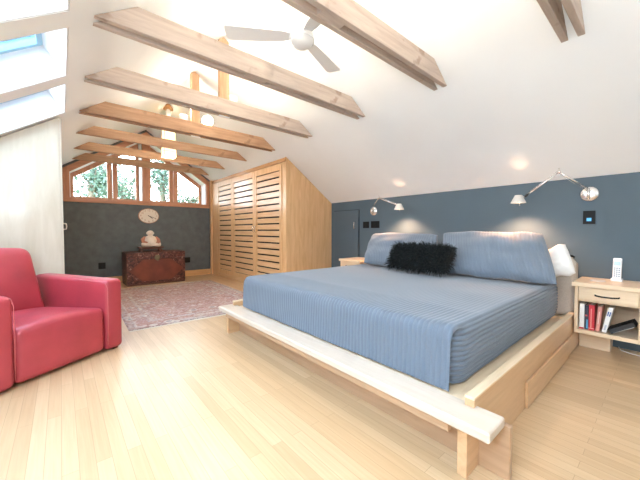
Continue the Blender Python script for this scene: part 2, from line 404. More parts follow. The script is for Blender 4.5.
# white shaft linings, sash and glass
for k, (y0, y1) in enumerate(SKY):
    m_ = MB(); e = .012
    up = .20                                            # upper side of the shaft flares outwards
    m_.prism([(SX1-.001, roof(SX1)+.002), (SX1-.008, roof(SX1-.008)+.002), (SX1-.130, roof(SX1-.130)+TH), (SX1-.001, roof(SX1-.001)+TH)], 'Y', y0+.001, y1-.001)
    m_.prism([(SX0+.001, roof(SX0)+.002), (SX0+e, roof(SX0+e)+.002), (SX0+e, roof(SX0)+TH), (SX0+.001, roof(SX0)+TH)], 'Y', y0+.001, y1-.001)
    for a, b_ in ((y0+.001, y0+e), (y1-e, y1-.001)):
        m_.prism([(SX0+e, roof(SX0+e)+.003), (SX1-.009, roof(SX1-.009)+.003), (SX1-.131, roof(SX1-.131)+TH), (SX0+e, roof(SX0+e)+TH)], 'Y', a, b_)
    w = struct(m_.build('window_%d' % (k+3), M['shaft']), 'white skylight shaft in the left slope')
    f = MB(); x0, x1 = SX0+.005, SX1-.10
    def bar(xa, xb, ya, yb, z0=TH, z1=TH+.07):
        f.prism([(xa, roof(xa)+z0), (xb, roof(xb)+z0), (xb, roof(xb)+z1), (xa, roof(xa)+z1)], 'Y', ya, yb)
    bar(x0, x0+.06, y0, y1); bar(x1-.06, x1, y0, y1); bar(x0+.06, x1-.06, y0, y0+.05); bar(x0+.06, x1-.06, y1-.05, y1)
    bar(-.62, -.58, y0+.05, y1-.05)
    f.build('sash', M['sash'], w)
    g = MB(); g.prism([(x0+.02, roof(x0+.02)+TH+.03), (x1-.02, roof(x1-.02)+TH+.03), (x1-.02, roof(x1-.02)+TH+.038), (x0+.02, roof(x0+.02)+TH+.038)], 'Y', y0+.02, y1-.02)
    g.build('pane', M['glassb'], w)

struct(MB().box(XW, XW+.1, YB-.1, YG+WTB, 0, ZK).build('wall_right', M['blue']), 'slate blue knee wall behind the bed')
struct(MB().box(XLW-.1, XLW, YB-.1, YG+WTB, 0, roof(XLW)).build('wall_left', M['ceil']), 'white knee wall')
# gable wall with two openings either side of a centre post
LOX0, LOX1, ROX0, ROX1 = .135, 1.266, 1.409, 2.545
ZS, DT = 1.60, .165
WT = .38
mb = MB()
mb.box(XLW, XW, YG, YG+WT, 0, ZS-.02)
mb.prism([(XLW, ZS-.02), (LOX0-.02, ZS-.02), (LOX0-.02, roof(LOX0-.02)-.001), (XLW, roof(XLW)-.001)], 'Y', YG, YG+WT)
mb.prism([(ROX1+.02, ZS-.02), (XW, ZS-.02), (XW, roof(XW)-.001), (ROX1+.02, roof(ROX1+.02)-.001)], 'Y', YG, YG+WT)
for a, b_ in ((LOX0-.02, LOX1), (ROX0, ROX1+.02)):
    mb.prism([(a, roof(a)-DT+.02), (b_, roof(b_)-DT+.02), (b_, roof(b_)-.001), (a, roof(a)-.001)], 'Y', YG, YG+WT)
mb.prism([(LOX1, ZS-.02), (ROX0, ZS-.02), (ROX0, roof(ROX0)-.001), (XR, ZR-.001), (LOX1, roof(LOX1)-.001)], 'Y', YG, YG+WT)
struct(mb.build('wall_back', M['char']), 'charcoal gable wall under the window')

def gable_window(n, a, b_, mull, label):
    inner = b_ if a < XR else a; outer = a if a < XR else b_
    w = MB()   # white reveal
    t = .02
    w.box(a, b_, YG+.02, YG+WT, ZS-t, ZS-.0)
    for x in (a, b_):
        x0, x1 = (x, x+.012) if x == a else (x-.012, x)
        w.prism([(x0, ZS), (x1, ZS), (x1, roof(x1)-DT), (x0, roof(x0)-DT)], 'Y', YG+.02, YG+WT)
    w.prism([(a, roof(a)-DT), (b_, roof(b_)-DT), (b_, roof(b_)-DT+t), (a, roof(a)-DT+t)], 'Y', YG+.02, YG+WT)
    root = struct(w.build('window_%d' % n, M['white']), label)
    y0, y1 = YG+WT-.09, YG+WT-.03
    fr = .05
    A, B = a+.013, b_-.013
    f = MB()
    f.box(A, B, y0, y1, ZS+.001, ZS+fr)
    def hd(x): return roof(x)-DT-.002
    f.prism([(A, hd(A)-.09), (B, hd(B)-.09), (B, hd(B)), (A, hd(A))], 'Y', y0, y1)
    for x0, x1 in ((A, A+fr), (B-fr, B), (mull-.085, mull-.006), (mull+.006, mull+.085)):
        f.prism([(x0, ZS+fr), (x1, ZS+fr), (x1, hd(x1)-.088), (x0, hd(x0)-.088)], 'Y', y0, y1)
    f.build('sash', M['trimZ'], root)
    for x0, x1 in ((A+fr-.005, mull-.08), (mull+.08, B-fr+.005)):
        g = MB(); g.prism([(x0, ZS+fr-.005), (x1, ZS+fr-.005), (x1, hd(x1)-.086), (x0, hd(x0)-.086)], 'Y', y0+.02, y0+.026)
        g.build('pane', M['glass'], root)
gable_window(1, LOX0, LOX1, .80, 'left half of the gable window')
gable_window(2, ROX0, ROX1, 1.93, 'right half of the gable window')
# timber casing round the gable window, on the room face
def casing(n, mb, mat, label): return struct(mb.build('trim_%d' % n, mat), label)
y0, y1 = YG-.025, YG+.02
casing(1, MB().box(XL+.005, XC-.045, y0, y1, 1.522, ZS, .004), M['trim'], 'red brown timber sill board')
for k, (xa, xb) in enumerate(((XL+.005, LOX0), (ROX1, XC-.045))):
    casing(2+k, MB().prism([(xa, ZS), (xb, ZS), (xb, roof(xb)-.05-.0), (xa, roof(xa)-.05)], 'Y', y0, y1), M['trimZ'], 'upright side casing of the gable window')
for k, (xa, xb) in enumerate(((LOX0, LOX1), (ROX0, ROX1))):
    casing(4+k, MB().prism([(xa, roof(xa)-DT), (xb, roof(xb)-DT), (xb, roof(xb)-.05), (xa, roof(xa)-.05)], 'Y', y0, y1), M['trim'], 'sloping head casing of the gable window')
casing(6, MB().prism([(LOX1, ZS), (ROX0, ZS), (ROX0, roof(ROX0)-.05), (XR, ZR-.05), (LOX1, roof(LOX1)-.05)], 'Y', y0-.01, y1), M['trimZ'], 'centre post of the gable window')
struct(MB().box(XL, XC, YG-.018, YG, 0, .125, .004).build('baseboard_back', M['base']), 'honey wood baseboard')
casing(7, MB().box(XC-.04, XC-.002, YG-.10, YG-.026, 0, ZT, .003), M['closet'], 'upright wood jamb where gable wall meets the louvred closet')
struct(MB().prism([(XLW, 0), (XW, 0), (XW, ZK-.002), (XR, ZR-.002), (XLW, roof(XLW)-.002)], 'Y', YB-.1, YB).build('wall_front', M['ceil']), 'white gable wall behind the viewpoint')

# ------------------------------------------------------------------ low door in the knee wall
d = MB(); d.box(XW-.006, XW, 3.245, 3.83, 0, 1.345)
door = struct(d.build('door_1', plain('shadow gap paint', (.022, .034, .046), .8)), 'low slate blue flush door in the knee wall')
MB().box(XW-.022, XW-.0065, 3.257, 3.818, .012, 1.333, .004).build('door_leaf', M['bluedoor'], door)
MB().tube([(XW-.022, 3.318, 1.035), (XW-.05, 3.318, 1.045), (XW-.055, 3.318, 1.09), (XW-.05, 3.318, 1.135), (XW-.022, 3.318, 1.145)], .007).build('handle', M['steel'], door)
struct(MB().box(XW-.014, XW, YB, 3.24, 0, .08, .003).build('baseboard_right', M['blue']), 'slate blue baseboard')

# ------------------------------------------------------------------ louvred closet (right) and birch closet (left)
cl = thing('louvred_closet', 'tall honey wood closet with three slatted doors under the right slope', 'closet', (XC+.4, 5.4, 0))
YC0, YC1 = 3.895, YG-.03
g = .004
MB().prism([(XC, 0), (XW-g, 0), (XW-g, ZK-g), (XC, ZT-g)], 'Y', YC0, YC0+.03, .002).build('side_panel', M['closet'], cl)
MB().box(XC, XC+.03, YC0+.031, 4.005, 0, ZT-.01, .002).build('stile', M['closet'], cl)
MB().box(XC, XC+.03, 6.575, YC1, 0, ZT-.01, .002).build('stile', M['closet'], cl)
MB().box(XC, XC+.03, 4.006, 6.574, 2.075, ZT-.01, .002).build('header', M['closetY'], cl)
MB().box(XC, XC+.03, 4.006, 6.574, 0, .085, .002).build('plinth', M['closetY'], cl)
MB().box(XC-.018, XC-.001, YC0-.008, YC1-.07, ZT-.075, ZT-.018, .003).build('crown_moulding', M['crown'], cl)
for k, (a, b_) in enumerate(((4.008, 4.878), (4.884, 5.798), (5.804, 6.572))):
    dd = MB(); x0, x1 = XC-.012, XC+.016
    dd.box(x0, x1, a, a+.068, .09, 2.068, .002); dd.box(x0, x1, b_-.068, b_, .09, 2.068, .002)
    dd.box(x0, x1, a+.068, b_-.068, .09, .17, .002); dd.box(x0, x1, a+.068, b_-.068, 1.962, 2.068, .002)
    dr = dd.build('door', M['closet'], cl)
    sl = MB(); z = .186
    pitch = (1.962-.17)/17
    for i in range(17):
        z0 = .17+i*pitch
        sl.box(x0+.004, x1-.004, a+.069, b_-.069, z0+.0115, z0+pitch-.0115, .003)
    sl.build('slat_panel', M['closetY'], dr)
    MB().box(XC+.020, XC+.024, a+.01, b_-.01, .1, 2.06).build('gap_shade_backing', M['black'], dr)  # black sheet standing in for the shade between the slats
    if k < 2:
        hy = b_-.03 if k == 0 and False else (a+.034 if k == 1 else b_-.034)
        hy = 4.846 if k == 0 else 4.918
        MB().tube([(XC-.012, hy, .98), (XC-.034, hy, .99), (XC-.04, hy, 1.035), (XC-.034, hy, 1.08), (XC-.012, hy, 1.09)], .006).build('handle', M['steel'], dr)

lc = thing('birch_closet', 'pale birch closet end panel standing behind the red armchair', 'closet', (-.5, 5.4, 0))
MB().prism([(-1.3, 0), (XL-.034, 0), (XL-.034, roof(XL-.034)-.012), (-1.3, roof(-1.3)-.012)], 'Y', 3.95, 3.972, .001).build('side_panel', M['birch'], lc)
MB().box(XL-.032, XL-.014, 3.952, 3.99, 0, roof(XL-.032)-.012, .001).build('edge_strip', M['birch'], lc)
MB().box(XL-.042, XL-.026, 3.99, YG-.05, 0, roof(XL-.042)-.02).build('front_panel', M['birch'], lc)
MB().box(-1.0, XL, 3.946, 3.9495, 0, .0) if False else None
MB().tube([(XL-.026, 6.1, 1.02), (XL+.03, 6.1, 1.03), (XL+.035, 6.1, 1.07), (XL+.03, 6.1, 1.11), (XL-.026, 6.1, 1.12)], .009).build('handle', M['white'], lc)

# ------------------------------------------------------------------ tie beams
ZB, HB = 2.236, .15
XTR = XC-(ZB-ZT)/T; XTL = 2*XR-XTR
def tie(y, double, post, mat, label):
    t = thing('tie_beam', label, 'beam', (XR, y+.06, ZB), 0, None)
    hb_ = HB if double else .128
    dd = hb_/T
    def board(y0, j):
        m_ = MB(); n = 26
        top = ZB+hb_
        pts = [(XTL+.004, ZB), (XTR-.004, ZB), (XTR-dd-.004, top), (XTL+dd+.004, top)]
        m_.prism(pts, 'Y', y0, y0+.038, .003)
        m_.build('board', mat, t)
    board(y, 0)
    if double: board(y+.084, 1)
    if post:
        p = MB(); w = .052
        a = y+.0385 if double else y+.0385
        b_ = y+.0835
        p.prism([(XR-w, ZB-.012), (XR+w, ZB-.012), (XR+w, roof(XR+w)-.004), (XR, ZR-.004), (XR-w, roof(XR-w)-.004)], 'Y', a, b_)
        p.build('king_post', M['post'], t)
        MB().box(XR-w-.006, XR+w+.006, y+.041, y+.081, ZB-.024, ZB-.0125, .002).build('end_plate', M['white'], t)
    if double and not post:
        b2 = MB(); b2.box(1.14, 1.32, y+.0385, y+.0835, ZB+.002, ZB+.12); b2.build('spacer_block', mat, t)
    return t
tie(.378, True, False, M['beam'], 'pale double tie beam whose two cut ends poke in at the top right of the photo')
tie(1.272, True, False, M['beam'], 'pale double tie beam in front of the ceiling fan, ending on the right slope over the bed')
tie(2.18, True, False, M['beam'], 'pale double tie beam just behind the ceiling fan, longest one seen whole')
tie(3.08, True, True, M['beam'], 'weathered double tie beam with the nearest king post, second behind the fan')
tie(3.98, True, True, M['beamd'], 'amber tie beam whose king post carries the bright flood lamp')
tie(4.91, False, False, M['beamd'], 'amber single tie beam crossing in front of the hanging paper lantern')
tie(5.84, False, False, M['beamd'], 'amber single tie beam just behind the hanging paper lantern')
tie(6.70, False, False, M['beamd'], 'last amber tie beam, crossing right before the gable window')

# flood lamp on the third post
fl = thing('flood_lamp', 'bright white flood lamp clamped to a king post among the beams', 'lamp', (1.49, 3.98, 2.45))
MB().box(XR+.055, 1.43, 3.99, 4.05, 2.43, 2.46, .004).build('bracket', M['white'], fl)
R1 = Vector((-.25, -.75, -.62)).to_track_quat('-Z', 'Y').to_matrix().to_4x4()
MB().lathe([(.0, .07), (.045, .07), (.055, .03), (.075, -.05), (.078, -.055), (.07, -.05), (.05, 0), (0, .0)], (1.49, 4.0, 2.46), 24, R1).build('lamp_body', M['fan'], fl)
MB().lathe([(0, -.045), (.068, -.045), (.066, -.05), (0, -.052)], (1.49, 4.0, 2.46), 24, R1).build('lamp_face', M['bulb'], fl)

# unseen cans added on the beams for ridge glow and a brighter ceiling
def fill_uplight(x, y, label):
    u = thing('fill_uplight', label, 'lamp', (x, y, ZB+HB))
    MB().lathe([(0, .0), (.05, .0), (.055, .05), (.05, .09), (.043, .09), (.04, .05), (0, .05)], (x, y, ZB+HB+.001), 20).build('can', M['white'], u)
    MB().lathe([(0, .052), (.036, .052), (.03, .066), (0, .07)], (x, y, ZB+HB+.001), 16).build('bulb', M['bulb'], u)
UP = [(1.25, .485, 'the beam poking in at the top right'), (1.25, 1.375, 'the beam in front of the fan'), (1.25, 2.285, 'the beam behind the fan'), (1.47, 3.185, 'the beam with the nearest king post'), (1.22, 4.085, 'the beam carrying the flood lamp')]
for x, y, l in UP: fill_uplight(x, y, 'small white can lamp added unseen on top of '+l)

# hanging lantern
PY = 5.3
pl = thing('pendant_lantern', 'cream square paper lantern hanging from the ridge among the beams', 'lamp', (XR, PY, 2.15))
MB().lathe([(.0, .0), (.075, .0), (.07, .02), (.045, .05), (.03, .085), (.0, .085)], (XR, PY, ZR-.10), 24).build('canopy', M['crown'], pl)
MB().lathe([(0, -.10), (.03, -.095), (.042, -.05), (.03, 0), (0, 0)], (XR, PY, ZR-.10), 20).build('globe', M['glassw'], pl)
MB().tube([(XR, PY, ZR-.2), (XR, PY, 2.65)], .004, 6).build('cord', M['white'], pl)
sh = MB(); z0, z1 = 2.19, 2.65
for s in range(4):
    R_ = Matrix.Translation((XR, PY, 0)) @ Matrix.Rotation(PI/2*s, 4, 'Z')
    sh.prism([(-.092, z0), (.092, z0), (.078, z1), (-.078, z1)], 'Y', 0, .003) if False else None
for i, (a, b_) in enumerate(((z0, 2.265), (2.27, 2.42), (2.425, 2.65))):
    def fn(u, v, a=a, b_=b_):
        z = a+(b_-a)*v; r = .091-.015*(z-z0)/(z1-z0); q = u*4; k = int(q) % 4; f_ = q-int(q)
        c = [(-1, -1), (1, -1), (1, 1), (-1, 1)]; p, n_ = c[k], c[(k+1) % 4]
        return Vector((XR+r*(p[0]+(n_[0]-p[0])*f_), PY+r*(p[1]+(n_[1]-p[1])*f_), z))
    sh.grid(fn, 4, 2, False, True)
sho = sh.build('shade', M['shade'], pl)
fr = MB()
for a in (-1, 1):
    for b_ in (-1, 1): fr.tube([(XR+a*.092, PY+b_*.092, z0), (XR+a*.077, PY+b_*.077, z1)], .003, 6)
for z, r in ((z0, .092), (2.2675, .0895), (2.4225, .0845), (z1, .077)):
    for a, b_ in (((-1, -1), (1, -1)), ((1, -1), (1, 1)), ((1, 1), (-1, 1)), ((-1, 1), (-1, -1))):
        fr.tube([(XR+a[0]*r, PY+a[1]*r, z), (XR+b_[0]*r, PY+b_[1]*r, z)], .0025, 6)
for a, b_ in (((-.077, 0), (.077, 0)), ((0, -.077), (0, .077))): fr.tube([(XR+a[0], PY+a[1], z1), (XR+b_[0], PY+b_[1], z1)], .0025, 6)
fr.build('frame', M['crown'], pl)

# ceiling fan
FX, FY, FZ = 1.372, 1.80, 2.40
fn_ = thing('ceiling_fan', 'white three bladed ceiling fan under the ridge', 'fan', (FX, FY, FZ))
MB().lathe([(0, .10), (.05, .10), (.075, .085), (.09, .055), (.093, .0), (.09, -.004), (0, -.004)], (FX, FY, FZ), 32).build('motor_housing', M['fan'], fn_)
MB().lathe([(0, -.055), (.04, -.051), (.070, -.036), (.088, -.015), (.091, -.0045), (0, -.0045)], (FX, FY, FZ), 32).build('light_cover', M['glassw'], fn_)
MB().tube([(FX, FY, FZ+.10), (FX, FY, roof(FX)-.06)], .014, 12).build('down_rod', M['fan'], fn_)
MB().lathe([(0, 0), (.06, 0), (.05, .05), (0, .05)], (FX, FY, roof(FX)-.07), 20).build('ceiling_rose', M['fan'], fn_)
for ang in (21, 144, -98):
    bl = MB(); L_ = .55
    prof = [(.085, -.035), (.14, -.05), (.30, -.062), (L_-.02, -.068), (L_, -.055), (L_, .055), (L_-.02, .068), (.30, .055), (.14, .045), (.085, .035)]
    b = bmesh.new(); lo = [b.verts.new((x, y, -.004-(x-.1)*.0+y*.12)) for x, y in prof]; hi = [b.verts.new((x, y, .004+y*.12)) for x, y in prof]
    b.faces.new(lo[::-1]); b.faces.new(hi)
    for i in range(len(prof)): j = (i+1) % len(prof); b.faces.new((lo[i], lo[j], hi[j], hi[i]))
    bl._merge(b, Matrix.Translation((FX, FY, FZ+.028)) @ Matrix.Rotation(math.radians(ang), 4, 'Z'))
    bl.build('blade', M['fan'], fn_, recalc=True)

# ------------------------------------------------------------------ bed
BY0, BY1 = .515, 2.83
bed = thing('platform_bed', 'low maple platform bed with bench footboard and drawer in the rail', 'bed', (2.3, 1.67, 0))
DZ = .255
MB().box(1.33, 3.47, BY0+.042, BY1-.042, DZ-.022, DZ, .003).build('slat_deck', M['bedtop'], bed)
def rail(ya, yb):
    m_ = MB(); x0, x1 = 1.30, 3.52
    m_.prism([(1.22, .0), (x1, .0), (x1, .305), (1.285, .305), (1.285, .2635), (1.325, .2635), (1.325, .2195), (1.22, .2195)], 'Y', ya, yb, .003)
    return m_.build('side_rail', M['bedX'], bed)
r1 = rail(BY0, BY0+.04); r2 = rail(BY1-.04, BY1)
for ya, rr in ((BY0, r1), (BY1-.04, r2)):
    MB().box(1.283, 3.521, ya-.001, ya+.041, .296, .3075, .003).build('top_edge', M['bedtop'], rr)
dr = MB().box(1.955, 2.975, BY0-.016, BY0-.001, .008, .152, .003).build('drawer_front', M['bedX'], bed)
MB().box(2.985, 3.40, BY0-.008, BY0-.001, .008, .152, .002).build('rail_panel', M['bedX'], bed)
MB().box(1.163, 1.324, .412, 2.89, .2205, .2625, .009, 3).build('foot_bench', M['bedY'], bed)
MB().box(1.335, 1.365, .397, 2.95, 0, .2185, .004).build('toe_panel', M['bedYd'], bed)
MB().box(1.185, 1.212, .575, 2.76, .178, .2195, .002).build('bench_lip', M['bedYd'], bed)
# upholstered headboard
hb = MB()
def hbf(u, v):
    y = .525+(2.82-.525)*u; a = v*2*PI
    cx, cz, rx, rz = 3.385, .515, .075, .255
    def se(c): return math.copysign(abs(c)**.35, c)
    e = min(1, min(u, 1-u)/.012); k = .80+.20*math.sqrt(max(0, 1-(1-e)**2))
    seam = 1-.05*math.exp(-((v-.5)*0)**2)*0
    zz = cz+rz*se(math.sin(a))*k
    pinch = 1-.06*max(0, 1-abs(zz-.44)/.012)
    return Vector((cx+rx*se(math.cos(a))*k*pinch, y, zz))
hb.grid(hbf, 60, 48)
hb.bm.verts.ensure_lookup_table()
hbo = hb
for end in (0, 60):
    vs = [hb.bm.verts[end*49+j] for j in range(48)]
    try: hb.bm.faces.new(vs)
    except ValueError: pass
hbo = hb.build('headboard', M['uphol'], bed, recalc=True)
MB().tube([(3.33, .60, .772), (3.36, .58, .782), (3.40, .56, .78), (3.42, .55, .77)], .008, 8).build('strap', M['black'], hbo)

# mattress and quilt
QY0, QY1, QX0, QX1, QZ = .645, 2.705, 1.345, 3.25, .555
mt = MB().box(QX0+.05, QX1-.01, QY0+.06, QY1-.06, DZ+.001, QZ-.05, .03, 3, smooth=True)
tag(mt.build('mattress', M['mattress']), 'dark mattress showing as a sliver under the quilt, on the maple deck', 'mattress')
q = MB(); q.mat(M['quilt'])
RC = .05
ribY = .0265
def rib(s, p, amp): return amp*abs(math.sin(PI*s/p))**.7
def qtop(u, v):
    # u across the bed (Y), v from head to foot then down
    y = QY0+(QY1-QY0)*u
    topL = QX1-QX0-RC; arc = RC*PI/2; drop = QZ-DZ-.012-RC
    s = v*(topL+arc+drop)
    edge = min(u, 1-u)*(QY1-QY0)
    sag = -.004*math.sin(y*7+1)*0 + .004*noise.noise(Vector((y*3, s*3, 1)))
    rnd = 0
    if edge < .022: rnd = -.022*(1-math.sqrt(max(0, 1-(1-edge/.022)**2)))
    amp = .0045*(.5 if s < topL-.3 else 1)
    h = rib(y, ribY, amp)
    if s <= topL:
        return Vector((QX1-s, y, QZ+rnd+sag+h))
    if s <= topL+arc:
        a = (s-topL)/RC
        r_ = RC+h
        return Vector((QX0+RC-r_*math.sin(a), y, QZ-RC+r_*math.cos(a)+sag*(1-a/1.6)+rnd))
    t = s-topL-arc
    flare = -.012*t/drop
    return Vector((QX0-h+flare+.006*noise.noise(Vector((y*5, t*6, 4))), y, QZ-RC-t+rnd*(1-t/drop)))
q.grid(qtop, int((QY1-QY0)/ribY*8), 60)
# sides with horizontal ribs, corner tucked round under the foot flap
ribZ = .0245
def qside(sgn):
    def f(u, v):
        # u along from head to foot (and round the corner), v down
        Ls = QX1-QX0-.135; R_ = .10; arc = R_*PI/2*.95
        s = u*(Ls+arc)
        H = QZ-DZ-.012-.014
        z = QZ-.014-v*H + .010*math.sin(s*1.3+.4)*(v)
        z = max(z, DZ+.008)
        h = rib(v*H+.006, ribZ, .011)+.004*noise.noise(Vector((s*4, v*3, 7)))
        belly = -.010*max(0, 1-v/.12)**2+.012*math.sin(PI*min(1, v*1.0))-.018*max(0, v-.75)
        if s <= Ls: x = QX1-s; n_ = (0, -1); y_ = QY0
        else:
            a = (s-Ls)/R_
            x = QX1-Ls-R_*math.sin(a); y_ = QY0+R_*(1-math.cos(a)); n_ = (-math.sin(a), -math.cos(a))
        x += n_[0]*(h+belly); y_ += n_[1]*(h+belly)
        if sgn > 0: y_ = QY0+QY1-y_
        return Vector((x, y_, z))
    return f
q.grid(qside(-1), 110, 100); q.grid(qside(1), 90, 60)
tag(q.build('quilt', None), 'blue grey ribbed quilt covering the wide bed', 'quilt')

# pillows
def pillow(name, w, h, t, mat, loc, tilt, yaw=0, shear=0, rib_p=0, flange=0, label='', cat='pillow', seed=0, roll=0):
    """w along local x, h along local y, thickness z; tilt leans it back"""
    m_ = MB(); nu, nv = (int(w/rib_p*6) if rib_p else 44), 36
    def f(side):
        def g_(u, v):
            a, b_ = 2*u-1, 2*v-1
            r_ = (max(0, 1-abs(a)**2.8)*max(0, 1-abs(b_)**2.4))**.5
            inx = 1-.05*(1-abs(a)**2)*0
            sx = w/2*a*(1-.055*(1-a*a)*0-.04*b_*b_*(1-.0)+.04); sy = h/2*b_*(1-.07*(1-a*a)**1.0+.0)
            pin = 1-.07*a*a*b_*b_
            sx = w/2*a*(1-.045*(1-b_*b_))*pin; sy = h/2*b_*(1-.07*(1-a*a))*pin
            sy += .014*noise.noise(Vector((a*2.3+seed, seed, 0)))*b_
            sx += shear*sy
            z = side*t/2*r_*(1+.12*noise.noise(Vector((a*2+seed, b_*2, side+seed))))
            z += .012*noise.noise(Vector((a*3, b_*3+seed, 5)))
            if rib_p: z += side*.006*abs(math.sin(PI*(u*w)/rib_p))**.7
            return Vector((sx, sy, z))
        return g_
    m_.grid(f(1), nu, nv); m_.grid(f(-1), nu, nv)
    bmesh.ops.remove_doubles(m_.bm, verts=list(m_.bm.verts), dist=.0012)
    o = m_.build(name, mat, None, recalc=True)
    # bring origin to the middle of the geometry
    c = sum((v.co for v in o.data.vertices), Vector())/len(o.data.vertices)
    for v in o.data.vertices: v.co -= c
    o.matrix_world = Matrix.Translation(loc) @ Matrix.Rotation(yaw, 4, 'Z') @ Matrix.Rotation(PI/2, 4, 'Z') @ Matrix.Rotation(PI, 4, 'Z') @ Matrix.Rotation(tilt, 4, 'X') @ Matrix.Rotation(roll, 4, 'Z')
    return tag(o, label, cat) if label else o
pillow('pillow_sham', .97, .53, .24, M['sham'], (3.055, 1.10, .78), math.radians(52), math.radians(-1), -.36, .028, label='ribbed blue grey pillow sham nearer the nightstand with the phone', seed=1)
pillow('pillow_sham', .98, .51, .23, M['sham'], (3.07, 2.125, .772), math.radians(50), math.radians(1), -.20, .028, label='blue grey pillow sham on the far side, half behind the black fur cushion', seed=5)
pillow('white_pillow', .32, .28, .13, M['linen'], (3.215, .68, .72), math.radians(80), math.radians(-6), label='white pillow tucked upright behind the sham, next to the oatmeal headboard end', seed=9, roll=.35)

# black shaggy cushion
fp = pillow('fur_cushion', .70, .27, .13, M['fur'], (2.765, 1.665, .738), math.radians(56), math.radians(-2), label='black shaggy fur cushion leaning against the two shams', seed=3)
mw = fp.matrix_world.copy()
hr = MB()
vs = fp.data.vertices; polys = fp.data.polygons
rnd = random.Random(5)
for k in range(5200):
    p = polys[rnd.randrange(len(polys))]
    c = p.center; n_ = p.normal
    jit = Vector((rnd.gauss(0, .65), rnd.gauss(0, .65)-.15, rnd.gauss(0, .3)))
    d = (n_+jit).normalized(); L_ = rnd.uniform(.03, .075)
    sd = d.orthogonal().normalized(); sd.rotate(Matrix.Rotation(rnd.uniform(0, 6.28), 3, d))
    w_ = .0035
    mid = c+d*L_*.55; tip = c+d*L_+Vector((0, -.012, 0))
    a = hr.bm.verts.new(c-sd*w_); b_ = hr.bm.verts.new(c+sd*w_); e1 = hr.bm.verts.new(mid+sd*w_*.8); e2 = hr.bm.verts.new(mid-sd*w_*.8); tt = hr.bm.verts.new(tip)
    hr.bm.faces.new((a, b_, e1, e2)); hr.bm.faces.new((e2, e1, tt))
ho = hr.build('fur', M['fur'], fp, world=False)
ho['kind'] = 'stuff'

# ------------------------------------------------------------------ nightstands
def nightstand(y0, y1, label):
    x0, x1 = 3.20, XW-.005
    n_ = thing('nightstand', label, 'nightstand', ((x0+x1)/2, (y0+y1)/2, 0))
    MB().box(x0-.018, x1, y0-.018, y1+.018, .550, .583, .004).build('tabletop', M['nsY'], n_)
    MB().box(x0, x1, y0, y0+.022, .166, .5495, .002).build('side_panel', M['nsZ'], n_)
    MB().box(x0, x1, y1-.022, y1, .166, .5495, .002).build('side_panel', M['nsZ'], n_)
    MB().box(x0, x1, y0+.0225, y1-.0225, .166, .196, .002).build('shelf', M['nsY'], n_)
    MB().box(x1-.012, x1, y0+.0225, y1-.0225, .1965, .5495).build('back_panel', M['nsY'], n_)
    MB().box(x0+.02, x1-.013, y0+.0225, y1-.0225, .428, .440).build('drawer_floor', M['nsY'], n_)
    d_ = MB().box(x0+.001, x0+.019, y0+.0245, y1-.0245, .442, .5475, .002).build('drawer', M['nsY'], n_)
    yc = (y0+y1)/2
    MB().tube([(x0+.001, yc+.068, .492), (x0-.02, yc+.066, .491), (x0-.024, yc+.03, .487), (x0-.024, yc-.03, .487), (x0-.02, yc-.066, .491), (x0+.001, yc-.068, .492)], .0055, 8).build('handle', M['iron'], d_)
    MB().box(3.42, x1, y1-.20, y1-.005, 0, .1655).build('base_box', M['nsY'], n_)
    return n_
nightstand(.118, .507, 'maple nightstand right of the bed holding books below a drawer')
nightstand(2.86, 3.25, 'maple nightstand on the far side of the bed, only its top showing')

# things on the near nightstand
ph = thing('cordless_phone', 'white cordless phone standing in its charger on the nightstand', 'phone', (3.50, .287, .583))
c = MB(); c.box(3.462, 3.535, .25, .322, .5835, .606, .008, 3); c.build('charger', M['plastic'], ph)
Rm = Matrix.Translation((3.50, .286, .597)) @ Matrix.Rotation(math.radians(9), 4, 'Y')
hs = MB().box(-.014, .014, -.027, .027, 0, .178, .007, 3, Rm).build('handset', M['plastic'], ph)
MB().box(-.0160, -.0141, -.019, .019, .115, .150, .0006, 1, Rm).build('screen', M['screen'], hs)
kp = MB()
for r_ in range(5):
    for cc in range(3): kp.box(-.0162, -.0141, -.018+cc*.0135, -.009+cc*.0135, .022+r_*.0165, .032+r_*.0165, .0006, 1, Rm)
kp.build('keypad', M['keys'], hs)
tag(MB().box(3.345, 3.40, .34, .425, .5835, .592, .003, 2).mat(M['steeldull']).build('remote_control', M['steeldull']), 'small flat grey remote lying on the nightstand top', 'remote') if False else None
co = thing('coaster', 'flat round silver coaster on the front of the nightstand top', 'coaster', (3.37, .388, .583))
MB().lathe([(0, .0005), (.046, .0005), (.05, .004), (.048, .009), (.042, .0065), (0, .0065)], (3.37, .388, .583), 28).build('tray', M['steeldull'], co)

SZ = .1965
def book(y, w, h, dep, cols, lean, label, marks=None, x=3.235, z=SZ+.001):
    """spine faces -X; y is the far (left) foot of the spine, lean tips the top towards +Y"""
    z += w*math.sin(lean)+.0005
    bk = thing('book', label, 'book', (x+dep/2, y-w/2, z))
    R_ = Matrix.Translation((x, y, z)) @ Matrix.Rotation(lean, 4, 'X')
    cv = MB(); cm = plain('book cover', cols[0], .4, coat=.2)
    cv.mat(cm)
    cv.box(0, .004, -w, 0, 0, h, .001, 1, R_); cv.box(.004, dep, -w, -w+.0025, 0, h, .0005, 1, R_); cv.box(.004, dep, -.0025, 0, 0, h, .0005, 1, R_)
    cv.build('cover', None, bk)
    MB().box(.005, dep-.004, -w+.003, -.003, .004, h-.004, 0, 1, R_).build('pages', M['paper'], bk)
    for (z0, z1, y0, y1, col) in (marks or []):
        MB().box(-.0012, -.0001, -w*y1, -w*y0, h*z0, h*z1, 0, 1, R_).build('spine_mark', plain('spine print', col, .4), bk)
    return bk
WH, RD, BL = (.74, .73, .71), (.52, .02, .035), (.02, .05, .12)
book(.478, .030, .205, .15, [WH], 0, 'white paperback with a red foot band, leftmost on the nightstand shelf', [(.0, .06, 0, 1, RD)])
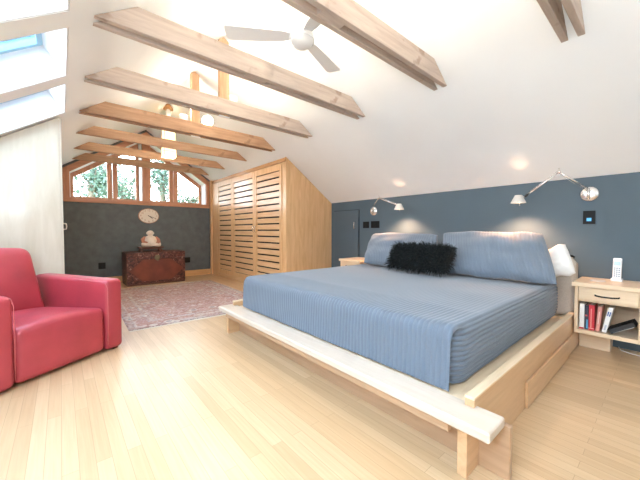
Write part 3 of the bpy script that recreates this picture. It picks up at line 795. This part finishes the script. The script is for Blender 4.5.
book(.446, .022, .195, .15, [(.03, .035, .06)], 0, 'dark navy book with light blue foot, second from the left on the shelf', [(.05, .42, .5, 1, (.10, .33, .55)), (.55, .62, .2, .8, (.5, .1, .1))])
book(.421, .036, .205, .15, [RD], 0, 'thick bright red book standing upright on the shelf', [(.1, .85, .35, .5, (.70, .35, .3)), (.06, .09, 0, 1, (.7, .3, .3))])
book(.379, .024, .20, .15, [(.62, .27, .22)], math.radians(4), 'salmon pink book between the red and the white leaning one', [(.3, .8, .35, .6, (.75, .55, .5))])
book(.343, .028, .205, .15, [(.80, .80, .80)], math.radians(11), 'white book with blue marks on its spine, leaning left', [(.66, .83, .15, .4, (.03, .08, .30)), (.66, .83, .55, .8, (.03, .08, .30)), (.1, .3, .3, .7, (.45, .5, .6))])
bb = thing('book', 'black book lying aslant at the right of the shelf', 'book', (3.30, .22, SZ))
Rb = Matrix.Translation((3.24, .302, SZ+.001)) @ Matrix.Rotation(math.radians(-24), 4, 'X') @ Matrix.Rotation(math.radians(-0), 4, 'Z')
Rb = Matrix.Translation((3.225, .288, SZ+.002)) @ Matrix.Rotation(math.radians(-33), 4, 'X')
# slanted: length runs towards -Y and up
cv = MB().box(0, .14, -.166, 0, 0, .004, .001, 1, Rb).box(0, .14, -.166, 0, .034, .038, .001, 1, Rb).box(.136, .14, -.166, 0, .004, .034, 0, 1, Rb)
cv.build('cover', M['black'], bb)
MB().box(.004, .135, -.162, -.004, .0045, .0335, 0, 1, Rb).build('pages', plain('dark page edges', (.03, .03, .032), .6), bb)
MB().box(-.0012, 0, -.15, -.02, .0005, .0035, 0, 1, Rb).build('pale_edge', plain('pale binding edge', (.55, .52, .5), .6), bb)
tag(MB().tube([(3.50, .05, .006), (3.475, .14, .006), (3.49, .20, .006), (3.53, .25, .006), (3.60, .27, .006)], .004, 8).build('cable', M['white']), 'thin white cable lying on the floor under the nightstand', 'cable')

# ------------------------------------------------------------------ wall lamps, switches
def wall_lamp(yb, zb, pelb, phead, label):
    w = thing('wall_lamp', label, 'lamp', (XW, yb, zb))
    Ry = Matrix.Rotation(-PI/2, 4, 'Y')
    MB().lathe([(0, 0), (.068, 0), (.068, .008), (.05, .018), (.02, .022), (0, .022)], (XW-.001, yb, zb), 32, Ry).build('wall_plate', M['steel'], w)
    elb, head = Vector(pelb), Vector(phead)
    pv = Vector((XW-.055, yb, zb+.01))
    MB().tube([(XW-.022, yb, zb), (pv.x, yb, zb)], .013, 12).tube([(pv.x, yb, zb-.05), (pv.x, yb, zb+.045)], .011, 12).build('pivot', M['steel'], w)
    off = Vector((0, 0, .012))
    MB().tube([pv+Vector((0, 0, .03)), elb], .0075, 10).tube([pv+Vector((-.0, .012, .02)), elb+Vector((0, .012, -.012))], .002, 6).build('lower_arm', M['steel'], w)
    MB().ellipsoid(elb, (.018, .014, .018)).tube([elb, elb+Vector((0, 0, .035))], .006, 8).build('elbow_joint', M['steel'], w)
    d = (head-elb).normalized()
    neck = head-d*.06
    MB().tube([elb, neck], .0075, 10).tube([elb+Vector((0, 0, .018)), neck+Vector((0, 0, .014))], .002, 6).build('upper_arm', M['steel'], w)
    MB().tube([neck, neck+d*.03], .012, 10).build('swivel', M['iron'], w)
    # truncated cone shade with open top (throws a spot up and a pool down)
    hp = head+Vector((0, .03, -.0))
    s_ = MB()
    s_.grid(lambda u, v: Vector((hp.x+(.030+.035*v)*math.cos(2*PI*u), hp.y+(.030+.035*v)*math.sin(2*PI*u), hp.z+.035-.075*v)), 28, 6, True, True)
    s_.grid(lambda u, v: Vector((hp.x+(.0285+.035*v)*math.cos(2*PI*u), hp.y+(.0285+.035*v)*math.sin(2*PI*u), hp.z+.035-.075*v)), 28, 6, True, True)
    s_.build('lamp_shade', M['steeldull'], w)
    MB().tube([neck+d*.03, hp+Vector((0, -.03, .01))], .007, 8).build('shade_neck', M['steel'], w)
    MB().ellipsoid(hp+Vector((0, 0, -.004)), (.019, .019, .024)).build('bulb', M['bulbw'], w)
    MB().tube([hp+Vector((0, -.01, -.02)), hp+Vector((0, -.012, -.068))], .0035, 8).build('turn_rod', M['steel'], w)
    for nm, rot, en, size, bl in (('reading_spot', 0, 46, 130, .9), ('top_spot', PI, 1.2, 40, .9)):
        L_ = bpy.data.lights.new(nm, 'SPOT'); L_.energy = en*1.0; L_.color = (1, .54, .31); L_.spot_size = math.radians(size); L_.spot_blend = bl; L_.shadow_soft_size = .012
        o = bpy.data.objects.new(nm, L_); COL.objects.link(o); o.parent = w
        o.location = Vector((hp.x, hp.y, hp.z+(-.034 if rot == 0 else .037)))-w.location; o.rotation_euler = (rot, 0, 0)
wall_lamp(.487, 1.333, (3.36, .66, 1.522), (3.38, .945, 1.312), 'chrome swing arm wall lamp nearer the phone nightstand')
wall_lamp(2.955, 1.302, (3.36, 2.655, 1.455), (3.41, 2.33, 1.325), 'chrome swing arm wall lamp beside the low blue door')

def switch(y0, y1, z0, z1, label, name='switch_plate', led=False):
    s_ = thing(name, label, 'switch' if name == 'switch_plate' else 'outlet', (XW-.004, (y0+y1)/2, (z0+z1)/2))
    MB().box(XW-.008, XW-.0005, y0, y1, z0, z1, .002).build('plate', M['black'], s_)
    yc, zc = (y0+y1)/2, (z0+z1)/2
    if led: MB().box(XW-.011, XW-.0081, yc-.016, yc+.016, zc-.033, zc-.005, .001).build('night_light', M['led'], s_)
    else: MB().box(XW-.012, XW-.0081, yc-.014, yc+.014, zc-.026, zc+.026, .002).build('rocker', M['black'], s_)
switch(.443, .527, 1.062, 1.182, 'black wall plate with a glowing blue light under the near wall lamp', led=True)
switch(3.045, 3.165, 1.045, 1.145, 'left one of two black switch plates beside the low blue door')
switch(2.845, 3.005, 1.045, 1.150, 'wider right one of two black switch plates beside the low blue door')
def gable_outlet(x, z, label):
    s_ = thing('outlet', label, 'outlet', (x, YG-.004, z))
    MB().box(x-.055, x+.055, YG-.008, YG-.0005, z-.058, z+.058, .002).build('plate', M['black'], s_)
    for dz in (-.026, .026): MB().box(x-.017, x+.017, YG-.011, YG-.0081, z+dz-.015, z+dz+.015, .002).build('socket', M['black'], s_)
gable_outlet(.578, .345, 'black wall outlet left of the carved chest, low on the charcoal wall')
gable_outlet(2.119, .36, 'black wall outlet right of the carved chest, low on the charcoal wall')

# ------------------------------------------------------------------ clock
ck = thing('wall_clock', 'oval cream wall clock on the charcoal wall under the window', 'clock', (1.368, YG-.02, 1.306))
def oval(a, b_, y0, y1, n=48): return lambda m_: m_.prism([(1.368+a*math.cos(2*PI*i/n), 1.306+b_*math.sin(2*PI*i/n)) for i in range(n)], 'Y', y0, y1)
m_ = MB(); oval(.187, .153, YG-.03, YG-.001)(m_); m_.build('rim', M['clockrim'], ck)
m_ = MB(); oval(.174, .141, YG-.034, YG-.0305)(m_); m_.build('face', M['clockface'], ck)
for i in range(1, 13):
    a = PI/2-2*PI*i/12
    MB().text(str(i), .056, Matrix.Translation((1.368+.143*math.cos(a), YG-.0355, 1.306+.112*math.sin(a))) @ Matrix.Rotation(PI/2, 4, 'X')).build('numeral', M['clockrim'], ck)
def hand(a, l, w):
    m_ = MB(); m_.box(-.02, l, -.001, .001, -w, w, 0, 1, Matrix.Translation((1.368, YG-.039, 1.306)) @ Matrix.Rotation(-a, 4, 'Y')); return m_
hand(math.radians(-38), .085, .006).build('hour_hand', M['ink'], ck)
hand(math.radians(-22), .125, .004).build('minute_hand', M['ink'], ck)

# ------------------------------------------------------------------ chest and statue
CX0, CX1, CY0, CY1, CZ = .882, 1.868, 6.31, 6.86, .605
ch = thing('carved_chest', 'old dark red carved wooden chest with brass lock against the charcoal wall', 'chest', ((CX0+CX1)/2, (CY0+CY1)/2, 0))
def local_box(mb, name, mat): return mb.build(name, mat, ch)
MB().box(CX0, CX1, CY0, CY1, .03, .49, .006).build('body', M['chest'], ch)
ld = MB().box(CX0-.004, CX1+.004, CY0-.006, CY1, .4925, CZ, .008).build('lid', M['chest'], ch)
b_ = MB().box(CX0+.004, CX1-.004, CY0+.006, CY1-.004, .0, .0295).build('base', M['darkwood'], ch)
lk = MB().lathe([(0, 0), (.052, 0), (.05, .006), (.03, .009), (0, .01)], ((CX0+CX1)/2, CY0-.0065, .50), 24, Matrix.Rotation(PI/2, 4, 'X')).build('lock_plate', M['brass'], ch)
MB().box((CX0+CX1)/2-.014, (CX0+CX1)/2+.014, CY0-.026, CY0-.0165, .44, .50, .003).build('hasp', M['brass'], lk)
for x in (CX0-.0045, CX0+.05): pass
cs = MB()
for z0, z1 in ((.035, .07), (.455, .487)): cs.box(CX0-.001, CX1+.001, CY0-.007, CY0-.0005, z0, z1, .002)
for x0, x1 in ((CX0-.001, CX0+.05), (CX1-.05, CX1+.001)): cs.box(x0, x1, CY0-.006, CY0-.0006, .07, .455, .002)
cs.build('carved_border', M['chest'], ch)

SXc, SYc = 1.30, 6.50
sd = thing('statue_stand', 'low dark wooden stand under the white statue on the chest', 'stand', (SXc, SYc, CZ))
MB().box(SXc-.21, SXc+.21, SYc-.11, SYc+.11, CZ+.072, CZ+.095, .004).build('stand_top', M['darkwood'], sd)
MB().box(SXc-.17, SXc+.17, SYc-.085, SYc+.085, CZ+.05, CZ+.0715, .003).build('apron', M['darkwood'], sd)
for a in (-1, 1):
    for b2 in (-1, 1):
        MB().box(SXc+a*.165-.022, SXc+a*.165+.022, SYc+b2*.08-.02, SYc+b2*.08+.02, CZ+.0005, CZ+.0495, .004).build('foot', M['darkwood'], sd)
st = thing('statue', 'small white seated round bellied statue with reddish robe, on the chest', 'statue', (SXc, SYc, CZ+.0955))
zb = CZ+.104
bd = MB()
# one continuous seated body: lofted torso with belly, shoulders, neck and head
prof = [(0, .0), (.115, .0), (.135, .02), (.135, .055), (.118, .085), (.112, .115), (.105, .150), (.088, .178), (.055, .195), (.038, .203), (.045, .215), (.056, .235), (.058, .258), (.05, .28), (.03, .297), (0, .302)]
def bodyf(u, v):
    k = v*(len(prof)-1); i = min(int(k), len(prof)-2); t = k-i
    r = prof[i][0]*(1-t)+prof[i+1][0]*t; z = prof[i][1]*(1-t)+prof[i+1][1]*t
    a = 2*PI*u; ca, sa = math.cos(a), math.sin(a)
    depth = .80
    bel = .035*math.exp(-((z-.105)/.05)**2)*max(0, -sa)**2
    return Vector((SXc+r*ca, SYc+(r*depth+bel)*sa, zb+z))
bd.grid(bodyf, 28, 45, True, True)
# crossed legs
bd.tube([(SXc-.11, SYc, zb+.04), (SXc-.125, SYc-.07, zb+.035), (SXc-.06, SYc-.12, zb+.028), (SXc+.02, SYc-.12, zb+.022)], [.045, .045, .036, .024], 12)
bd.tube([(SXc+.11, SYc, zb+.04), (SXc+.125, SYc-.07, zb+.035), (SXc+.07, SYc-.125, zb+.032), (SXc-.01, SYc-.135, zb+.03)], [.045, .045, .034, .022], 12)
bd.ellipsoid((SXc-.058, SYc, zb+.248), (.009, .014, .022)); bd.ellipsoid((SXc+.058, SYc, zb+.248), (.009, .014, .022))
bd.ellipsoid((SXc, SYc-.048, zb+.25), (.008, .009, .010))
bdo = bd.build('body', M['statue'], st)
MB().tube([(SXc-.085, SYc, zb+.172), (SXc-.128, SYc-.01, zb+.125), (SXc-.13, SYc-.06, zb+.08), (SXc-.07, SYc-.11, zb+.07)], [.03, .036, .032, .02], 12).build('sleeve', M['robe'], st)
MB().tube([(SXc+.085, SYc, zb+.172), (SXc+.132, SYc-.01, zb+.12), (SXc+.13, SYc-.06, zb+.075), (SXc+.09, SYc-.115, zb+.06)], [.03, .036, .034, .026], 12).build('sleeve', M['robe'], st)
for s in (-1, 1): MB().ellipsoid((SXc+s*.02, SYc-.044, zb+.262), (.007, .004, .0025)).build('eye', M['robe'], st)
MB().tube([(SXc-.02, SYc-.045, zb+.236), (SXc, SYc-.048, zb+.231), (SXc+.02, SYc-.045, zb+.236)], .002, 6).build('mouth', M['robe'], st)

# ------------------------------------------------------------------ rug
RX0, RX1, RY0, RY1 = .53, 2.24, 3.475, 6.08
rg = thing('rug', 'faded pink and grey oriental rug on the maple floor', 'rug', ((RX0+RX1)/2, (RY0+RY1)/2, 0), math.radians(-1.5))
m_ = MB(); hx, hy = (RX1-RX0)/2, (RY1-RY0)/2
m_.box(-hx, hx, -hy, hy, .001, .010, .003)
m_.build('pile', rug_mat(RX0, RX1, RY0, RY1), rg, world=False)
for s in (-1, 1):
    f_ = MB()
    for i in range(120):
        x = -hx+.008+(2*hx-.016)*i/119
        f_.box(x-.005, x+.005, s*hy if s > 0 else -hy-.035-.01*random.random(), hy+.035+.01*random.random() if s > 0 else -hy, .001, .004)
    o = f_.build('fringe', M['fringe'], rg, world=False); o['kind'] = 'stuff'

# ------------------------------------------------------------------ red leather armchair (local: x along the front, y to the back)
AX = math.atan2(.552, .834)
AW = .893
org = Vector((.397, 3.071, 0)); Av = Vector((math.cos(AX), math.sin(AX), 0))
ac = thing('leather_armchair', 'red leather club armchair with square arms in front of the birch panel', 'armchair', org-Av*AW, AX)
def pbox(x0, x1, y0, y1, z0, z1, r, fn=None, n=14):
    """padded box: rounded block with a slight bulge"""
    m_ = MB(); b = bmesh.new(); bmesh.ops.create_cube(b, size=1)
    for v in b.verts: v.co = Vector(((x0+x1)/2+v.co.x*(x1-x0), (y0+y1)/2+v.co.y*(y1-y0), (z0+z1)/2+v.co.z*(z1-z0)))
    bmesh.ops.bevel(b, geom=list(b.edges), offset=r, segments=4, profile=.5, affect='EDGES')
    bmesh.ops.subdivide_edges(b, edges=[e for e in b.edges if e.calc_length() > .1], cuts=5, use_grid_fill=True)
    if fn:
        for v in b.verts: v.co = fn(v.co)
    m_._merge(b, None, True); return m_
def armtop(c, s):
    k = c.copy()
    if c.z > .3: k.z += .018*(c.y/.85)*1.0
    k.x += s*.012*math.sin(PI*min(1, max(0, c.z/.6)))*math.sin(PI*min(1, max(0, c.y/.85)))*1.0
    return k
aw = .145
for x0, s in ((0, -1), (AW-aw, 1)):
    pbox(x0, x0+aw, 0, .86, .016, .595, .035, lambda c, s=s: armtop(c, s)).build('arm', M['leather'], ac, world=False)
def seatf(c):
    k = c.copy(); u = (c.x-aw)/(AW-2*aw)
    bul = math.sin(PI*min(1, max(0, u)))
    if c.z > .3: k.z += .030*bul+.02*(1-min(1, max(0, c.y/.6)))*0-.03*(c.y/.6)
    if c.y < .1: k.y -= .018*bul*math.sin(PI*min(1, max(0, c.z/.4)))
    return k
pbox(aw+.004, AW-aw-.004, .012, .66, .018, .375, .045, seatf).build('seat', M['leather'], ac, world=False)
def backf(c):
    k = c.copy(); u = (c.x-aw)/(AW-2*aw)
    k.y += .16*(c.z-.3)
    if u > .5: k.x -= .06*(u-.5)*2*(max(0, c.z-.36)/.5)**.8
    if c.y < .7: k.y -= .035*math.sin(PI*min(1, max(0, u)))*math.sin(PI*min(1, max(0, (c.z-.3)/.55)))
    k.z -= .02*abs(2*u-1)**2*(1 if c.z > .6 else 0)
    return k
pbox(aw+.004, AW-aw-.045, .60, .80, .30, .865, .06, backf).build('backrest', M['leather'], ac, world=False)
for x in (.03, AW-.07):
    for y in (.03, .78): MB().box(x, x+.04, y, y+.04, 0, .0165, .003).build('foot', M['darkwood'], ac, world=False)
for x in (aw-.006, AW-aw+.006):
    MB().tube([(x, .004, .06), (x, -.002, .30), (x, .0, .53), (x, .02, .566), (x, .06, .578), (x, .3, .588)], .0028, 6).build('piping', M['stitch'], ac, world=False)

# ------------------------------------------------------------------ outdoors
struct(MB().box(-25, 30, -25, 45, -3.3, -3.2).build('ground', M['grass']), 'lawn outside')
def tree(x, y, zc, rx, rz, n, mat, label, seed, lsz=.11):
    t = thing('tree', label, 'tree', (x, y, -3.2)); rd = random.Random(seed)
    tr = MB(); tr.tube([(x, y, -3.2), (x+.05, y, -1), (x-.05, y+.05, zc-.2), (x, y, zc+rz*.5)], [.16, .13, .09, .03], 10)
    tr.build('trunk', M['bark'], t)
    br = MB(); tips = []
    for k in range(16):
        a = rd.uniform(0, 6.28); z0 = zc+rd.uniform(-.7, .3)*rz; r_ = rx*rd.uniform(.5, 1); tip = Vector((x+r_*math.cos(a), y+r_*math.sin(a)*.8, zc+rd.uniform(-.8, .9)*rz))
        br.tube([(x, y, z0), ((x+tip.x)/2, (y+tip.y)/2, (z0+tip.z)/2+.1), tip], [.035, .022, .006], 6); tips.append(tip)
    br.build('branch', M['bark'], t)['kind'] = 'stuff'
    lf = MB()
    for k in range(n):
        tp = tips[rd.randrange(16)]; w = rd.random()**.5
        p = Vector((x, y, zc)).lerp(tp, w)+Vector((rd.gauss(0, .16), rd.gauss(0, .16), rd.gauss(0, .16)))
        d = Vector((rd.gauss(0, 1), rd.gauss(0, 1), rd.gauss(0, .7))).normalized(); sd_ = d.orthogonal().normalized(); sd_.rotate(Matrix.Rotation(rd.uniform(0, 6.28), 3, d))
        L_ = lsz*rd.uniform(.6, 1.3)
        vv = [lf.bm.verts.new(q_) for q_ in (p, p+d*L_*.5+sd_*L_*.24, p+d*L_, p+d*L_*.5-sd_*L_*.24)]
        lf.bm.faces.new(vv)
    lf.build('foliage', mat, t)['kind'] = 'stuff'
tree(.75, 11.0, 2.5, .85, .95, 2600, M['leafb'], 'pale green leafy tree outside the leftmost window pane', 1)
tree(1.75, 12.5, 2.3, .75, 1.1, 650, M['leaf'], 'thin branched tree outside the second window pane', 2, .16)
tree(2.75, 11.5, 2.7, .60, 1.2, 2000, M['leafb'], 'dense green tree outside the pane right of the centre post', 3)
tree(3.85, 12.0, 2.15, .6, .35, 520, M['leaf'], 'low tree top outside the rightmost window pane', 4)

# ------------------------------------------------------------------ light
def light(kind, name, loc, energy, color=(1, 1, 1), rot=(0, 0, 0), **kw):
    L_ = bpy.data.lights.new(name, kind); L_.energy = energy; L_.color = color
    for k, v in kw.items(): setattr(L_, k, v)
    o = bpy.data.objects.new(name, L_); COL.objects.link(o); o.location = loc; o.rotation_euler = rot
    return o
WARM = (1, .87, .70)
for x, y, l in UP:
    light('POINT', 'fill_uplight_glow', (x, y, ZB+HB+.12), 7.5, WARM, shadow_soft_size=.04)
light('POINT', 'lantern_glow', (XR, PY, 2.17), 12, WARM, shadow_soft_size=.06)
# two fill lamps on poles, added out of view to brighten the room
for k, (x, y, e_) in enumerate(((-.62, .12, 48), (1.0, -1.9, 17))):
    fl_ = thing('fill_lamp', ('added fill lamp on a pole under the skylights, unseen left of the viewpoint', 'added fill lamp on a pole, unseen in the room behind the viewpoint')[k], 'lamp', (x, y, 0))
    hz = (1.22, 1.6)[k]
    MB().lathe([(0, .0005), (.15, .0005), (.15, .015), (.02, .03), (0, .03)], (x, y, 0), 32).build('base', M['steel'], fl_)
    MB().tube([(x, y, .03), (x, y, hz)], .011, 12).build('pole', M['steel'], fl_)
    MB().lathe([(0, hz), (.05, hz), (.055, hz+.03), (0, hz+.03)], (x, y, 0), 20).build('lamp_holder', M['steel'], fl_)
    light('POINT', 'fill_glow', (x, y, hz+.19), e_, (.86, .93, 1), shadow_soft_size=.14)
light('SPOT', 'flood_glow', (1.47, 3.93, 2.42), 22, WARM, (math.radians(45), 0, math.radians(-160)), spot_size=math.radians(110), spot_blend=.8, shadow_soft_size=.05)

w = bpy.data.worlds.new('sky'); SC.world = w; w.use_nodes = True
N, L = w.node_tree.nodes, w.node_tree.links
bg = N['Background']; tc = N.new('ShaderNodeTexCoord'); sp = N.new('ShaderNodeSeparateXYZ'); rp = N.new('ShaderNodeValToRGB')
L.new(tc.outputs['Generated'], sp.inputs[0]); L.new(sp.outputs[2], rp.inputs['Fac']); L.new(rp.outputs['Color'], bg.inputs['Color'])
e = rp.color_ramp.elements
e[0].position = 0; e[0].color = (.90, .95, 1, 1); e[1].position = 1; e[1].color = (.55, .77, 1, 1)
q = e.new(.35); q.color = (.76, .88, 1, 1)
bg.inputs['Strength'].default_value = 7.0

# ------------------------------------------------------------------ groups of repeats
GROUPS = {'tie_beam': 'tie beams under the roof', 'book': 'books on the nightstand shelf', 'pillow_sham': 'pillow shams on the bed', 'nightstand': 'nightstands either side of the bed',
          'wall_lamp': 'swing arm wall lamps over the bed', 'switch_plate': 'black plates on the blue wall', 'outlet': 'black outlets on the charcoal wall', 'tree': 'trees outside the gable window',
          'fill_uplight': 'added can lamps on the beams', 'fill_lamp': 'added fill lamps out of view'}
for o in list(SC.objects):
    k = o.name.split('.')[0]
    if o.parent is None and k in GROUPS: o['group'] = GROUPS[k]

# ------------------------------------------------------------------ camera
cd = bpy.data.cameras.new('camera'); cam = bpy.data.objects.new('camera', cd); COL.objects.link(cam)
cd.sensor_fit = 'HORIZONTAL'; cd.sensor_width = 36; cd.lens = 36*301.65/640; cd.clip_start = .02
cam.location = (0, 0, 1)
cam.rotation_euler = (PI/2-.0299, 0, -.7099)
SC.camera = cam
SC.view_settings.view_transform = 'Standard'; SC.view_settings.look = 'None'; SC.view_settings.gamma = 1
SC.view_settings.exposure = 1.04
SC.view_settings.use_curve_mapping = False
cy = SC.cycles
cy.max_bounces = 12; cy.diffuse_bounces = 8; cy.glossy_bounces = 4; cy.transparent_max_bounces = 12
cy.sample_clamp_indirect = 8
cy.use_denoising = True
